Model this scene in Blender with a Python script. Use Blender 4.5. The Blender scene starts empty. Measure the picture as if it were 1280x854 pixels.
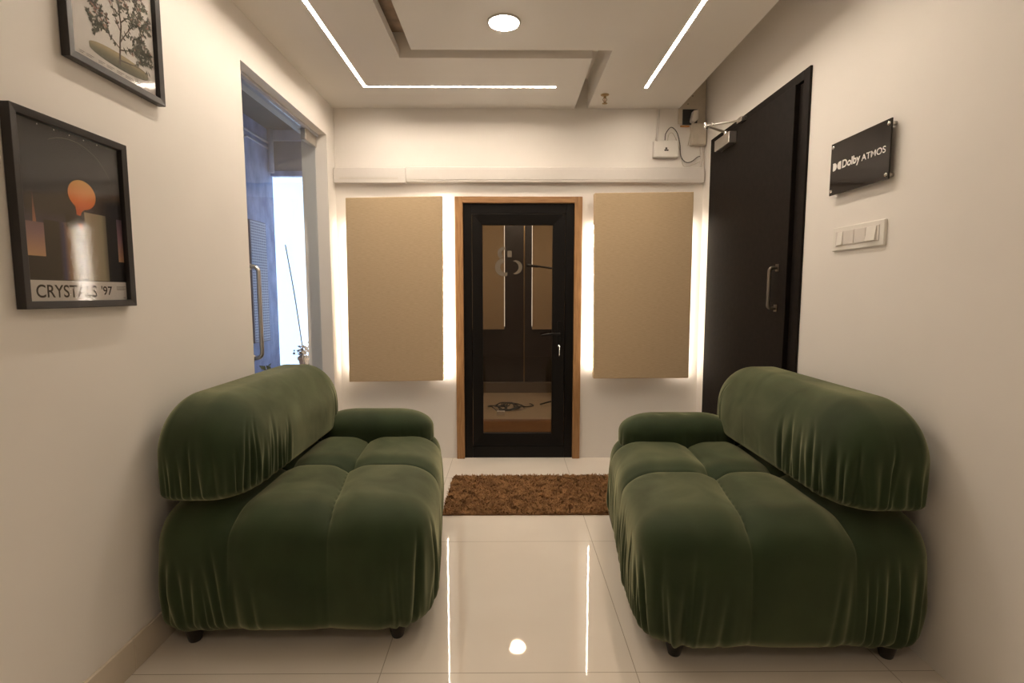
import bpy, bmesh, math, random
import numpy as np
from mathutils import Vector, Matrix

sc = bpy.context.scene
COL = sc.collection
PI = math.pi

# ------------------------------------------------------------------ room dimensions (metres)
XL, XR, YB, ZC, YN = -1.35, 1.53, 4.14, 2.77, -2.6

# ================================================================== materials
def newmat(name):
    m = bpy.data.materials.new(name)
    m.use_nodes = True
    nt = m.node_tree
    b = nt.nodes['Principled BSDF']
    return m, nt, b

def setp(b, **k):
    for a, v in k.items():
        s = b.inputs[a.replace('_', ' ')]
        s.default_value = (*v, 1) if isinstance(v, tuple) and len(v) == 3 else v

def N(nt, kind, **k):
    n = nt.nodes.new(kind)
    for a, v in k.items():
        setattr(n, a, v)
    return n

def plain(name, col, rough=.5, metal=0., var=.06, scale=40., bump=0., **k):
    """A plain material with a slight procedural variation of colour."""
    m, nt, b = newmat(name)
    setp(b, Roughness=rough, Metallic=metal, **k)
    tc = N(nt, 'ShaderNodeTexCoord')
    no = N(nt, 'ShaderNodeTexNoise')
    no.inputs['Scale'].default_value = scale
    no.inputs['Detail'].default_value = 4
    nt.links.new(tc.outputs['Object'], no.inputs['Vector'])
    r = N(nt, 'ShaderNodeValToRGB')
    r.color_ramp.elements[0].position = .3
    r.color_ramp.elements[1].position = .7
    r.color_ramp.elements[0].color = (*[c * (1 - var) for c in col], 1)
    r.color_ramp.elements[1].color = (*[min(1, c * (1 + var)) for c in col], 1)
    nt.links.new(no.outputs['Fac'], r.inputs['Fac'])
    nt.links.new(r.outputs['Color'], b.inputs['Base Color'])
    if bump:
        bp = N(nt, 'ShaderNodeBump')
        bp.inputs['Strength'].default_value = bump
        bp.inputs['Distance'].default_value = .002
        nt.links.new(no.outputs['Fac'], bp.inputs['Height'])
        nt.links.new(bp.outputs['Normal'], b.inputs['Normal'])
    return m

def emit(name, col, s):
    m, nt, b = newmat(name)
    setp(b, Base_Color=(.8, .8, .8), Emission_Color=col, Emission_Strength=s)
    return m

def glassmat(name, tint=(.93, .95, .95), refl=1.0, rough=0.0, bump=0.0, f0=None):
    """A thin clear pane: what is behind shows through, Fresnel mirror on top."""
    m = bpy.data.materials.new(name)
    m.use_nodes = True
    nt = m.node_tree
    nt.nodes.clear()
    out = N(nt, 'ShaderNodeOutputMaterial')
    mix = N(nt, 'ShaderNodeMixShader')
    tr = N(nt, 'ShaderNodeBsdfTransparent')
    gl = N(nt, 'ShaderNodeBsdfGlossy')
    geo = N(nt, 'ShaderNodeNewGeometry')
    dot = N(nt, 'ShaderNodeVectorMath', operation='DOT_PRODUCT')
    nt.links.new(geo.outputs['Incoming'], dot.inputs[0]); nt.links.new(geo.outputs['Normal'], dot.inputs[1])
    ab = N(nt, 'ShaderNodeMath', operation='ABSOLUTE'); nt.links.new(dot.outputs['Value'], ab.inputs[0])
    om = N(nt, 'ShaderNodeMath', operation='SUBTRACT'); om.inputs[0].default_value = 1; nt.links.new(ab.outputs[0], om.inputs[1])
    pw = N(nt, 'ShaderNodeMath', operation='POWER'); pw.inputs[1].default_value = 5; nt.links.new(om.outputs[0], pw.inputs[0])
    fr = N(nt, 'ShaderNodeMath', operation='MULTIPLY_ADD'); fr.inputs[1].default_value = .96; fr.inputs[2].default_value = .04
    nt.links.new(pw.outputs[0], fr.inputs[0])
    mu = N(nt, 'ShaderNodeMath', operation='MULTIPLY')
    tr.inputs['Color'].default_value = (*tint, 1)
    gl.inputs['Color'].default_value = (1, 1, 1, 1)
    gl.inputs['Roughness'].default_value = rough
    mu.inputs[1].default_value = refl
    if bump:
        tc = N(nt, 'ShaderNodeTexCoord')
        no = N(nt, 'ShaderNodeTexNoise')
        no.inputs['Scale'].default_value = 260
        bp = N(nt, 'ShaderNodeBump')
        bp.inputs['Strength'].default_value = bump
        bp.inputs['Distance'].default_value = .0015
        nt.links.new(tc.outputs['Object'], no.inputs['Vector'])
        nt.links.new(no.outputs['Fac'], bp.inputs['Height'])
        nt.links.new(bp.outputs['Normal'], gl.inputs['Normal'])
    nt.links.new(fr.outputs[0], mu.inputs[0])
    nt.links.new(mu.outputs[0], mix.inputs[0])
    nt.links.new(tr.outputs[0], mix.inputs[1])
    nt.links.new(gl.outputs[0], mix.inputs[2])
    nt.links.new(mix.outputs[0], out.inputs[0])
    return m

M = {}
M['wall'] = plain('cream_wall_paint', (.86, .82, .77), .55, var=.012, scale=3, bump=.03)
M['ceil'] = plain('ceiling_paint', (.95, .915, .86), .7, var=.01, scale=3)
M['raw_slab'] = plain('raw_slab_soffit', (.62, .50, .39), .9, var=.3, scale=9)
M['skirt'] = plain('skirting_tile', (.66, .58, .47), .25, var=.03, scale=8)
M['black_alu'] = plain('black_powder_coated_aluminium', (.005, .004, .0035), .40, var=.05, Specular_IOR_Level=.22)
M['frame_black'] = plain('black_picture_moulding', (.016, .013, .012), .3, var=.05)
M['chrome'] = plain('chrome', (.75, .73, .70), .2, 1., var=.02)
M['dark_steel'] = plain('dull_dark_steel', (.22, .19, .16), .4, 1., var=.05)
M['steel'] = plain('brushed_steel', (.62, .59, .55), .33, 1., var=.05)
M['white_pl'] = plain('white_plastic', (.74, .695, .65), .35, var=.01)
M['white_sw'] = plain('white_switch_plastic', (.84, .81, .75), .3, var=.01)
M['grey_board'] = plain('grey_board', (.62, .56, .47), .6, var=.06, scale=20)
M['black_pl'] = plain('black_plastic', (.012, .012, .012), .4, var=.05)
M['cable_dark'] = plain('dark_cable', (.06, .05, .04), .5)
M['cable_light'] = plain('pale_cable', (.62, .56, .47), .5)
M['orange_pl'] = plain('orange_tape', (.55, .27, .08), .5)
M['acrylic'] = plain('black_gloss_acrylic', (.014, .010, .008), .06, var=.02, Specular_IOR_Level=.35)
M['letter'] = plain('white_lettering', (.85, .83, .80), .4, var=.01)
M['paper'] = plain('poster_paper_white', (.74, .70, .66), .6, var=.02)
M['leg'] = plain('dark_stained_leg', (.012, .008, .006), .35, var=.1)
M['brass'] = plain('dull_brass', (.42, .31, .16), .3, 1., var=.05)
M['glass_clear'] = glassmat('clear_door_glass', (.90, .93, .95))
M['glass_booth'] = glassmat('smoked_booth_glass', (.66, .64, .62), refl=.6)
M['glass_pic'] = glassmat('picture_glass', (.97, .97, .97), refl=1.2, rough=.012, bump=.035)
M['led'] = emit('led_tape_light', (1, .85, .69), 160)
M['down'] = emit('downlight_diffuser_light', (1, .85, .69), 170)
M['glow'] = emit('backlight_tape_light', (1, .90, .76), 60)

# floor tile: glossy vitrified tile, thin joints
def floor_mat():
    m, nt, b = newmat('glossy_vitrified_floor_tile')
    setp(b, Roughness=.03, IOR=1.5)
    geo = N(nt, 'ShaderNodeNewGeometry')
    sep = N(nt, 'ShaderNodeSeparateXYZ')
    nt.links.new(geo.outputs['Position'], sep.inputs[0])
    def joint(sock, origin, pitch):
        a = N(nt, 'ShaderNodeMath', operation='SUBTRACT'); a.inputs[1].default_value = origin - pitch / 2
        d = N(nt, 'ShaderNodeMath', operation='DIVIDE'); d.inputs[1].default_value = pitch
        f = N(nt, 'ShaderNodeMath', operation='FRACT')
        s = N(nt, 'ShaderNodeMath', operation='SUBTRACT'); s.inputs[1].default_value = .5
        ab = N(nt, 'ShaderNodeMath', operation='ABSOLUTE')
        lt = N(nt, 'ShaderNodeMath', operation='LESS_THAN'); lt.inputs[1].default_value = .0016 / pitch
        nt.links.new(sock, a.inputs[0]); nt.links.new(a.outputs[0], d.inputs[0])
        nt.links.new(d.outputs[0], f.inputs[0]); nt.links.new(f.outputs[0], s.inputs[0])
        nt.links.new(s.outputs[0], ab.inputs[0]); nt.links.new(ab.outputs[0], lt.inputs[0])
        return lt.outputs[0]
    jx = joint(sep.outputs['X'], -.456, .912)
    jy = joint(sep.outputs['Y'], 1.725, .978)
    mx = N(nt, 'ShaderNodeMath', operation='MAXIMUM')
    nt.links.new(jx, mx.inputs[0]); nt.links.new(jy, mx.inputs[1])
    no = N(nt, 'ShaderNodeTexNoise'); no.inputs['Scale'].default_value = 2.2; no.inputs['Detail'].default_value = 6
    nt.links.new(geo.outputs['Position'], no.inputs['Vector'])
    r = N(nt, 'ShaderNodeValToRGB')
    r.color_ramp.elements[0].color = (.77, .705, .62, 1); r.color_ramp.elements[0].position = .35
    r.color_ramp.elements[1].color = (.81, .745, .66, 1); r.color_ramp.elements[1].position = .65
    nt.links.new(no.outputs['Fac'], r.inputs['Fac'])
    mix = N(nt, 'ShaderNodeMix', data_type='RGBA')
    nt.links.new(mx.outputs[0], mix.inputs[0])
    nt.links.new(r.outputs['Color'], mix.inputs[6])
    mix.inputs[7].default_value = (.46, .40, .32, 1)
    nt.links.new(mix.outputs[2], b.inputs['Base Color'])
    return m
M['floor'] = floor_mat()

def velvet_mat():
    m, nt, b = newmat('green_velvet')
    tc = N(nt, 'ShaderNodeTexCoord')
    no = N(nt, 'ShaderNodeTexNoise'); no.inputs['Scale'].default_value = 5; no.inputs['Detail'].default_value = 3
    nt.links.new(tc.outputs['Object'], no.inputs['Vector'])
    r = N(nt, 'ShaderNodeValToRGB')
    r.color_ramp.elements[0].color = (.013, .027, .008, 1); r.color_ramp.elements[0].position = .35
    r.color_ramp.elements[1].color = (.018, .036, .011, 1); r.color_ramp.elements[1].position = .65
    nt.links.new(no.outputs['Fac'], r.inputs['Fac'])
    nt.links.new(r.outputs['Color'], b.inputs['Base Color'])
    setp(b, Roughness=.75, Sheen_Weight=.85, Sheen_Roughness=.48, Sheen_Tint=(.68, .68, .42), Specular_IOR_Level=.25)
    n3 = N(nt, 'ShaderNodeTexNoise'); n3.inputs['Scale'].default_value = 4.5; n3.inputs['Detail'].default_value = 5; n3.inputs['Distortion'].default_value = .6
    nt.links.new(tc.outputs['Object'], n3.inputs['Vector'])
    mr = N(nt, 'ShaderNodeMapRange'); mr.inputs['From Min'].default_value = .3; mr.inputs['From Max'].default_value = .7
    mr.inputs['To Min'].default_value = .42; mr.inputs['To Max'].default_value = .9
    nt.links.new(n3.outputs['Fac'], mr.inputs['Value']); nt.links.new(mr.outputs[0], b.inputs['Sheen Weight'])
    n2 = N(nt, 'ShaderNodeTexNoise'); n2.inputs['Scale'].default_value = 900
    nt.links.new(tc.outputs['Object'], n2.inputs['Vector'])
    bp = N(nt, 'ShaderNodeBump'); bp.inputs['Strength'].default_value = .15; bp.inputs['Distance'].default_value = .001
    nt.links.new(n2.outputs['Fac'], bp.inputs['Height'])
    nt.links.new(bp.outputs['Normal'], b.inputs['Normal'])
    return m
M['velvet'] = velvet_mat()

def stretched(name, c0, c1, scale, stretch, rough, bump=.2, detail=4, spec=.5, dist=.001):
    """Noise stretched along an axis: woven cloth, wood grain."""
    m, nt, b = newmat(name)
    setp(b, Roughness=rough, Specular_IOR_Level=spec)
    tc = N(nt, 'ShaderNodeTexCoord')
    mp = N(nt, 'ShaderNodeMapping'); mp.inputs['Scale'].default_value = stretch
    nt.links.new(tc.outputs['Object'], mp.inputs['Vector'])
    no = N(nt, 'ShaderNodeTexNoise'); no.inputs['Scale'].default_value = scale; no.inputs['Detail'].default_value = detail
    nt.links.new(mp.outputs[0], no.inputs['Vector'])
    r = N(nt, 'ShaderNodeValToRGB')
    r.color_ramp.elements[0].color = (*c0, 1); r.color_ramp.elements[0].position = .3
    r.color_ramp.elements[1].color = (*c1, 1); r.color_ramp.elements[1].position = .7
    nt.links.new(no.outputs['Fac'], r.inputs['Fac'])
    nt.links.new(r.outputs['Color'], b.inputs['Base Color'])
    bp = N(nt, 'ShaderNodeBump'); bp.inputs['Strength'].default_value = bump; bp.inputs['Distance'].default_value = dist
    nt.links.new(no.outputs['Fac'], bp.inputs['Height'])
    nt.links.new(bp.outputs['Normal'], b.inputs['Normal'])
    return m
M['linen'] = stretched('beige_woven_linen', (.50, .375, .235), (.60, .46, .295), 110, (.25, 1, 4), .85, .3, spec=.2)
M['wood'] = stretched('light_brown_wood', (.27, .135, .05), (.43, .235, .10), 14, (6, 6, .5), .45, .1)
M['woodh'] = stretched('light_brown_wood_crosswise', (.27, .135, .05), (.43, .235, .10), 14, (.5, 6, 6), .45, .1)
M['dark_door'] = stretched('dark_brown_rough_laminate', (.0055, .0038, .003), (.011, .0075, .006), 30, (1, 1, 1), .6, .3, detail=8, spec=.12)
M['rug'] = plain('brown_shag_pile', (.29, .155, .068), .95, var=.3, scale=18, Specular_IOR_Level=.1)
M['rug_back'] = plain('brown_rug_backing', (.20, .10, .04), .95, var=.2, scale=30)
# outdoors
M['blue_wall'] = stretched('blue_grey_textured_plaster', (.24, .31, .52), (.50, .60, .84), 9, (1, 1, .5), .7, .5, detail=10, dist=.01)
M['out_ceil'] = plain('outside_soffit', (.20, .17, .145), .8)
M['out_white'] = plain('outside_white_paint', (.62, .63, .70), .7)
M['out_grey'] = plain('outside_grey_panel', (.27, .27, .31), .7)
M['terracotta'] = plain('terracotta', (.32, .14, .08), .7, var=.15)
M['leaf'] = plain('green_leaf', (.06, .17, .045), .5, var=.3, scale=25)
M['leaf_dark'] = plain('dusky_leaf', (.035, .06, .075), .5, var=.3, scale=25)
M['soil'] = plain('soil', (.04, .03, .02), .9)
M['grille'] = plain('perforated_grey_metal', (.74, .78, .86), .45, var=.05)
M['hole'] = plain('dark_hole', (.13, .16, .27), .8)
# booth
M['booth_panel'] = stretched('booth_beige_fabric', (.38, .28, .17), (.46, .35, .22), 30, (1, 1, 3), .9, .2, spec=.1)
M['booth_dark'] = plain('booth_dark_wood', (.016, .007, .005), .4, var=.2, scale=8)
M['booth_carpet'] = plain('booth_beige_carpet', (.45, .35, .23), .95, var=.06, scale=60)
M['booth_wood'] = plain('booth_brown_floor', (.26, .13, .05), .5, var=.1, scale=6)
M['booth_grey'] = plain('booth_grey_step', (.16, .125, .095), .7)
M['decal'] = plain('frosted_vinyl', (.16, .13, .095), .8, var=.04)

# ================================================================== mesh helpers
class MB:
    """Collects shapes (with material slots) and links them as ONE mesh object."""
    def __init__(s):
        s.v = []; s.f = []; s.mi = []; s.mats = []; s.smooth = []
    def slot(s, m):
        if m not in s.mats: s.mats.append(m)
        return s.mats.index(m)
    def add(s, vs, fs, m, smooth=False):
        o = len(s.v); k = s.slot(m)
        s.v += [tuple(p) for p in vs]
        for f in fs:
            s.f.append(tuple(i + o for i in f)); s.mi.append(k); s.smooth.append(smooth)
        return s
    def box(s, x0, x1, y0, y1, z0, z1, m):
        vs = [(x, y, z) for x in (x0, x1) for y in (y0, y1) for z in (z0, z1)]
        return s.add(vs, [(0, 1, 3, 2), (4, 6, 7, 5), (0, 4, 5, 1), (2, 3, 7, 6), (0, 2, 6, 4), (1, 5, 7, 3)], m)
    def quad(s, a, b, c, d, m):
        return s.add([a, b, c, d], [(0, 1, 2, 3)], m)
    def tube(s, pts, r, m, n=10, caps=True):
        pts = [Vector(p) for p in pts]
        rs = r if isinstance(r, (list, tuple)) else [r] * len(pts)
        vs = []; fs = []
        up = None
        for i, p in enumerate(pts):
            t = (pts[min(i + 1, len(pts) - 1)] - pts[max(i - 1, 0)]).normalized()
            if up is None:
                up = t.orthogonal().normalized()
            up = (up - t * up.dot(t)).normalized()
            sd = t.cross(up)
            for k in range(n):
                a = 2 * PI * k / n
                vs.append(p + (up * math.cos(a) + sd * math.sin(a)) * rs[i])
        for i in range(len(pts) - 1):
            for k in range(n):
                fs.append((i * n + k, i * n + (k + 1) % n, (i + 1) * n + (k + 1) % n, (i + 1) * n + k))
        if caps:
            fs.append(tuple(reversed(range(n)))); fs.append(tuple((len(pts) - 1) * n + k for k in range(n)))
        return s.add(vs, fs, m, True)
    def lathe(s, prof, origin, axis, m, n=28):
        """prof: list of (radius, distance along axis)."""
        ax = Vector(axis).normalized(); a = ax.orthogonal().normalized(); b = ax.cross(a); o = Vector(origin)
        vs = []; fs = []
        for r, h in prof:
            for k in range(n):
                t = 2 * PI * k / n
                vs.append(o + ax * h + (a * math.cos(t) + b * math.sin(t)) * r)
        for i in range(len(prof) - 1):
            for k in range(n):
                fs.append((i * n + k, i * n + (k + 1) % n, (i + 1) * n + (k + 1) % n, (i + 1) * n + k))
        fs.append(tuple(reversed(range(n)))); fs.append(tuple((len(prof) - 1) * n + k for k in range(n)))
        return s.add(vs, fs, m, True)
    def prism(s, poly, o, ex, ey, h, m):
        """poly in the plane (ex, ey) at o, extruded by h along ex x ey."""
        ex = Vector(ex); ey = Vector(ey); nz = ex.cross(ey).normalized(); o = Vector(o)
        n = len(poly)
        vs = [o + ex * x + ey * y for x, y in poly] + [o + ex * x + ey * y + nz * h for x, y in poly]
        fs = [tuple(reversed(range(n))), tuple(range(n, 2 * n))]
        for i in range(n):
            j = (i + 1) % n
            fs.append((i, j, n + j, n + i))
        return s.add(vs, fs, m)
    def text(s, body, o, ex, ey, size, m, h=.0004, bold=0., width=None, height=None):
        cu = bpy.data.curves.new('lettering', 'FONT')
        cu.body = body; cu.size = 1; cu.offset = bold; cu.extrude = 0
        ob = bpy.data.objects.new('lettering', cu)
        me = ob.to_mesh()
        ex = Vector(ex); ey = Vector(ey); nz = ex.cross(ey).normalized(); o = Vector(o)
        co = [v.co.copy() for v in me.vertices]
        fs = [tuple(p.vertices) for p in me.polygons]
        ob.to_mesh_clear()
        bpy.data.objects.remove(ob); bpy.data.curves.remove(cu)
        if not co: return s
        x0 = min(c.x for c in co); x1 = max(c.x for c in co); y0 = min(c.y for c in co); y1 = max(c.y for c in co)
        kx = width / (x1 - x0) if width else size
        ky = height / (y1 - y0) if height else (kx if width else size)
        return s.add([o + ex * (c.x - x0) * kx + ey * (c.y * ky) + nz * h for c in co], fs, m)
    def build(s, name, parent=None, bevel=0., bseg=2, loc=None):
        me = bpy.data.meshes.new(name)
        me.from_pydata([tuple(v) for v in s.v], [], s.f)
        for m in s.mats: me.materials.append(m)
        me.polygons.foreach_set('material_index', s.mi)
        me.polygons.foreach_set('use_smooth', s.smooth)
        bm = bmesh.new(); bm.from_mesh(me)
        bmesh.ops.recalc_face_normals(bm, faces=bm.faces)
        bm.to_mesh(me); bm.free()
        o = bpy.data.objects.new(name, me)
        COL.objects.link(o)
        if parent:
            o.parent = parent
            o.matrix_parent_inverse = Matrix()
        if bevel:
            b = o.modifiers.new('bevel', 'BEVEL'); b.width = bevel; b.segments = bseg
            b.limit_method = 'ANGLE'; b.angle_limit = math.radians(50); b.harden_normals = False
        return o

def root(name, label=None, cat=None, loc=(0, 0, 0), group=None, kind=None):
    """An Empty at the base of a thing that parents its parts; parts are built relative to it."""
    o = bpy.data.objects.new(name, None)
    COL.objects.link(o); o.location = loc
    o.empty_display_size = .1
    return tag(o, label, cat, group, kind)

def tag(o, label=None, cat=None, group=None, kind=None):
    if label: o['label'] = label
    if cat: o['category'] = cat
    if group: o['group'] = group
    if kind: o['kind'] = kind
    return o

def part(name, mb, rt, bevel=0., label=None, **k):
    """Parts are modelled in world coordinates and moved into their root's space."""
    p = rt
    off = Vector((0, 0, 0))
    while p is not None:
        off += p.location; p = p.parent
    mb.v = [tuple(Vector(v) - off) for v in mb.v]
    o = mb.build(name, rt, bevel, **k)
    if label: o['label'] = label
    return o

def struct(name, mb, label=None, cat=None, bevel=0.):
    return tag(mb.build(name, bevel=bevel), label, cat, kind='structure')

def circ(cx, cy, r, n=40, a0=0., a1=2 * PI, ry=None):
    ry = ry or r
    full = abs(a1 - a0 - 2 * PI) < 1e-6
    k = n if full else n + 1
    return [(cx + r * math.cos(a0 + (a1 - a0) * i / n), cy + ry * math.sin(a0 + (a1 - a0) * i / n)) for i in range(k)]

# ================================================================== SETTING
OX = -1.54                                   # outer face of the left wall
OY0, OY1, OZ = 2.73, 3.97, 2.52              # glass-door opening in the left wall
DY0, DY1, DZ = 2.70, 3.98, 2.49              # black-door opening in the right wall
BX0, BX1, BZ = -.42, .58, 2.10               # booth-door opening (outside of wooden lining)
EX = 1.32                                    # the false ceiling stops here, short of the right wall
ZT = 3.12                                    # slab above
YW = 4.30                                    # outer face of the back wall

struct('floor', MB().box(OX, XR + .2, YN, YW, -.1, 0, M['floor']), 'glossy cream vitrified tile floor with thin joints', 'floor')
w = MB()
w.box(OX, XL, YN, OY0, 0, ZT, M['wall']).box(OX, XL, OY1, YW, 0, ZT, M['wall']).box(OX, XL, OY0, OY1, OZ, ZT, M['wall'])
struct('wall_left', w, 'cream painted wall with the glass door opening', 'wall')
w = MB()
w.box(XR, XR + .2, YN, DY0, 0, ZT, M['wall']).box(XR, XR + .2, DY1, YW, 0, ZT, M['wall']).box(XR, XR + .2, DY0, DY1, DZ, ZT, M['wall'])
w.box(XR + .16, XR + .2, DY0, DY1, 0, DZ, M['wall'])
struct('wall_right', w, 'cream painted wall with the black door', 'wall')
w = MB()
w.box(XL, BX0, YB, YW, 0, ZT, M['wall']).box(BX1, XR, YB, YW, 0, ZT, M['wall']).box(BX0, BX1, YB, YW, BZ, ZT, M['wall'])
struct('wall_back', w, 'cream painted end wall around the narrow black door', 'wall')
struct('wall_front', MB().box(XL, XR, YN - .15, YN, 0, ZT, M['wall']), 'cream wall behind the camera', 'wall')

# false ceiling: sheets with recessed grooves between them
g0, g1 = -.66, -.57          # lengthwise groove on the left
h0, h1 = 3.178, 3.285        # crosswise groove
k0, k1 = .512, .612          # groove running on to the end wall
GD = .055
c = MB()
LY0 = 1.75                              # the light lines start a little ahead of the camera
la0, la1, lb0, lb1, lxe = -1.003, -.981, 3.714, 3.736, .33   # L-shaped line
lr0, lr1, lry = .946, .968, 3.74                             # straight line
CH = .005                               # how far the light lines are sunk
def sheet(x0, x1, y0, y1): c.box(x0, x1, y0, y1, ZC, ZC + GD, M['ceil'])
sheet(XL, la0, YN, YB); sheet(la0, la1, YN, LY0); sheet(la0, la1, lb1, YB); sheet(la1, g0, YN, lb0); sheet(la1, g0, lb1, YB)
sheet(g0, lxe, h1, lb0); sheet(g0, lxe, lb1, YB); sheet(lxe, k0, h1, YB)
sheet(g1, lr0, YN, h0); sheet(lr1, EX, YN, h0); sheet(lr0, lr1, YN, LY0)
sheet(k1, lr0, h0, YB); sheet(lr1, EX, h0, YB); sheet(lr0, lr1, lry, YB)
for a in ((la0, la1, LY0, lb1), (la1, lxe, lb0, lb1), (lr0, lr1, LY0, lry)):
    c.box(*a, ZC + CH + .004, ZC + GD, M['ceil'])
c.box(XL, k0 - .012, h1, h1 + .012, ZC + GD, ZC + .16, M['ceil'])
c.box(EX - .012, EX, YN, YB, ZC + GD, ZT - .02, M['ceil'])
# upstand boards of the groove that runs on to the end wall
c.box(k0 - .012, k0, h1, YB, ZC + GD, ZC + .22, M['ceil']).box(k1, k1 + .012, h1, YB, ZC + GD, ZC + .22, M['ceil']).box(k0 - .012, k1 + .012, h1, YB, ZC + .22, ZC + .232, M['ceil'])
c.box(XL, EX - .012, YN, h1 + .1, ZC + .15, ZC + .16, M['raw_slab'])
c.box(XL, XR, YN, YB, ZT - .02, ZT + .1, M['ceil'])
struct('ceiling', c, 'cream false ceiling with a stepped recessed groove', 'ceiling')
# skirting tile on the left wall
s = MB()
for y0, y1 in ((YN, .768), (.770, 1.746), (1.748, OY0 - .002)):
    s.box(XL, XL + .013, y0, y1, 0, .12, M['skirt'])
struct('baseboard_left', s, 'cream tile skirting along the left wall', 'skirting', bevel=.002)

# ================================================================== booth door (end wall)
d = root('door_1', 'narrow black framed glass door in a brown wooden lining on the end wall', 'door', (.08, YB, 0), kind='structure')
p = MB()
p.box(-.42, -.357, YB - .025, YB + .13, 0, 2.10, M['wood']).box(.521, .58, YB - .025, YB + .13, 0, 2.10, M['wood'])
part('door_lining', p, d, .003, 'light brown wooden lining')
part('lining_head', MB().box(-.357, .521, YB - .025, YB + .13, 2.052, 2.10, M['woodh']), d, .003, 'light brown wooden head')
fr = MB()
yf = YB + .005
fr.box(-.357, -.292, yf, yf + .06, .0, 2.052, M['black_alu']).box(.453, .521, yf, yf + .06, .0, 2.052, M['black_alu'])
fr.box(-.292, .453, yf, yf + .06, 1.975, 2.052, M['black_alu']).box(-.292, .453, yf, yf + .06, .0, .100, M['black_alu'])
part('door_frame', fr, d, .003)
sa = MB()
ys = YB - .005
sx0, sx1, sz0, sz1 = -.287, .448, .105, 1.970
gx0, gx1, gz0, gz1 = -.206, .352, .206, 1.886
o0 = [(sx0, sz0), (sx1, sz0), (sx1, sz1), (sx0, sz1)]
def ringframe(mb, outer, inner, y0, y1, m, slope=.012):
    # mitred bars with a sloping inner face
    vs = []
    for (x, z) in outer: vs.append((x, y0, z))
    for (x, z) in inner: vs.append((x, y0 + slope, z))
    for (x, z) in outer: vs.append((x, y1, z))
    for (x, z) in inner: vs.append((x, y1, z))
    fs = []
    for i in range(4):
        j = (i + 1) % 4
        fs += [(i, j, 4 + j, 4 + i), (8 + i, 12 + i, 12 + j, 8 + j), (i, 8 + i, 8 + j, j), (4 + i, 4 + j, 12 + j, 12 + i)]
    mb.add(vs, fs, m)
ringframe(sa, o0, [(gx0, gz0), (gx1, gz0), (gx1, gz1), (gx0, gz1)], ys, ys + .055, M['black_alu'])
sash = part('sash', sa, d, .004)
part('glass_pane', MB().box(gx0 - .01, gx1 + .01, ys + .03, ys + .034, gz0 - .01, gz1 + .01, M['glass_booth']), sash, label='smoked glass pane')
# frosted figure-eight mark on the pane
dm = MB()
yd = ys + .0285
def crescent(cx, cz, r, r2, dx, a0, a1, n=26):
    out = [(cx + r * math.cos(a0 + (a1 - a0) * i / n), cz + r * math.sin(a0 + (a1 - a0) * i / n)) for i in range(n + 1)]
    inn = [(cx + dx + r2 * math.cos(a0 + (a1 - a0) * i / n), cz + r2 * math.sin(a0 + (a1 - a0) * i / n)) for i in range(n + 1)]
    vs = [(x, yd, z) for x, z in out + inn]
    k = n + 1
    dm.add(vs, [(i, i + 1, k + i + 1, k + i) for i in range(n)], M['decal'])
crescent(-.035, 1.555, .072, .042, .012, PI * .55, PI * 1.62)
crescent(-.035, 1.665, .052, .030, .010, PI * .45, PI * 1.30)
crescent(.055, 1.555, .056, .048, -.022, -PI * .5, PI * .5)
dm.quad((-.008, yd, 1.635), (.027, yd, 1.635), (.027, yd, 1.685), (-.008, yd, 1.685), M['decal'])
part('frosted_mark', dm, sash, label='pale frosted curved mark on the glass')
hd = MB()
hd.box(.392, .420, ys - .010, ys + .002, .905, 1.125, M['black_alu'])
hd.tube([(.406, ys - .008, 1.025), (.406, ys - .045, 1.025)], .010, M['black_alu'])
hd.tube([(.406, ys - .045, 1.025), (.36, ys - .050, 1.027), (.31, ys - .050, 1.021), (.262, ys - .046, 1.013)], [.010, .0095, .009, .008], M['black_alu'])
part('lever_handle', hd, sash, .001)
ky = MB()
ky.lathe([(.010, 0), (.010, .008), (.006, .010)], (.406, ys - .002, .925), (0, -1, 0), M['chrome'], 16)
ky.tube([(.406, ys - .012, .925), (.406, ys - .030, .925)], .005, M['chrome'], 8)
ky.lathe([(.011, -.0015), (.012, 0), (.011, .0015)], (.406, ys - .032, .918), (1, 0, 0), M['chrome'], 16)
ky.tube([(.406, ys - .030, .908), (.406, ys - .027, .870), (.407, ys - .025, .845)], .0035, M['chrome'], 8)
part('door_keys', ky, sash, label='silver keys hanging in the lock')

# ================================================================== glass door (left wall)
gxp = -1.44
d = root('door_2', 'frameless clear glass door with long steel handle in left wall', 'door', (gxp, 3.35, 0), kind='structure')
leaf_ = part('glass_leaf', MB().box(gxp - .006, gxp + .006, OY0 + .01, OY1 - .01, .012, 2.502, M['glass_clear']), d, label='clear glass leaf')
part('head_channel', MB().box(gxp - .03, gxp + .03, OY0, OY1, 2.503, OZ, M['out_white']), d, .002, 'pale metal head channel')
part('corner_fitting', MB().box(gxp - .018, gxp + .018, OY1 - .215, OY1 - .012, 2.425, 2.5025, M['steel']), leaf_, .003, 'steel corner fitting')
hb = MB()
hx = gxp + .055
def dhandle(y, z0, z1, xb, xo, r, m, mb, seg=6, bend=.03):
    pts = [(xb, y, z0)]
    sgn = 1 if xo > xb else -1
    for i in range(seg + 1):
        a = PI / 2 * i / seg
        pts.append((xo - sgn * bend + sgn * bend * math.sin(a), y, z0 + bend - bend * math.cos(a)))
    for i in range(seg + 1):
        a = PI / 2 * i / seg
        pts.append((xo - sgn * bend + sgn * bend * math.cos(a), y, z1 - bend + bend * math.sin(a)))
    pts.append((xb, y, z1))
    mb.tube(pts, r, m, 14)
dhandle(2.895, .985, 1.495, gxp + .006, hx, .0115, M['steel'], hb)
hb.lathe([(.017, 0), (.017, .006)], (gxp + .006, 2.895, .985), (1, 0, 0), M['steel'], 18)
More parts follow.
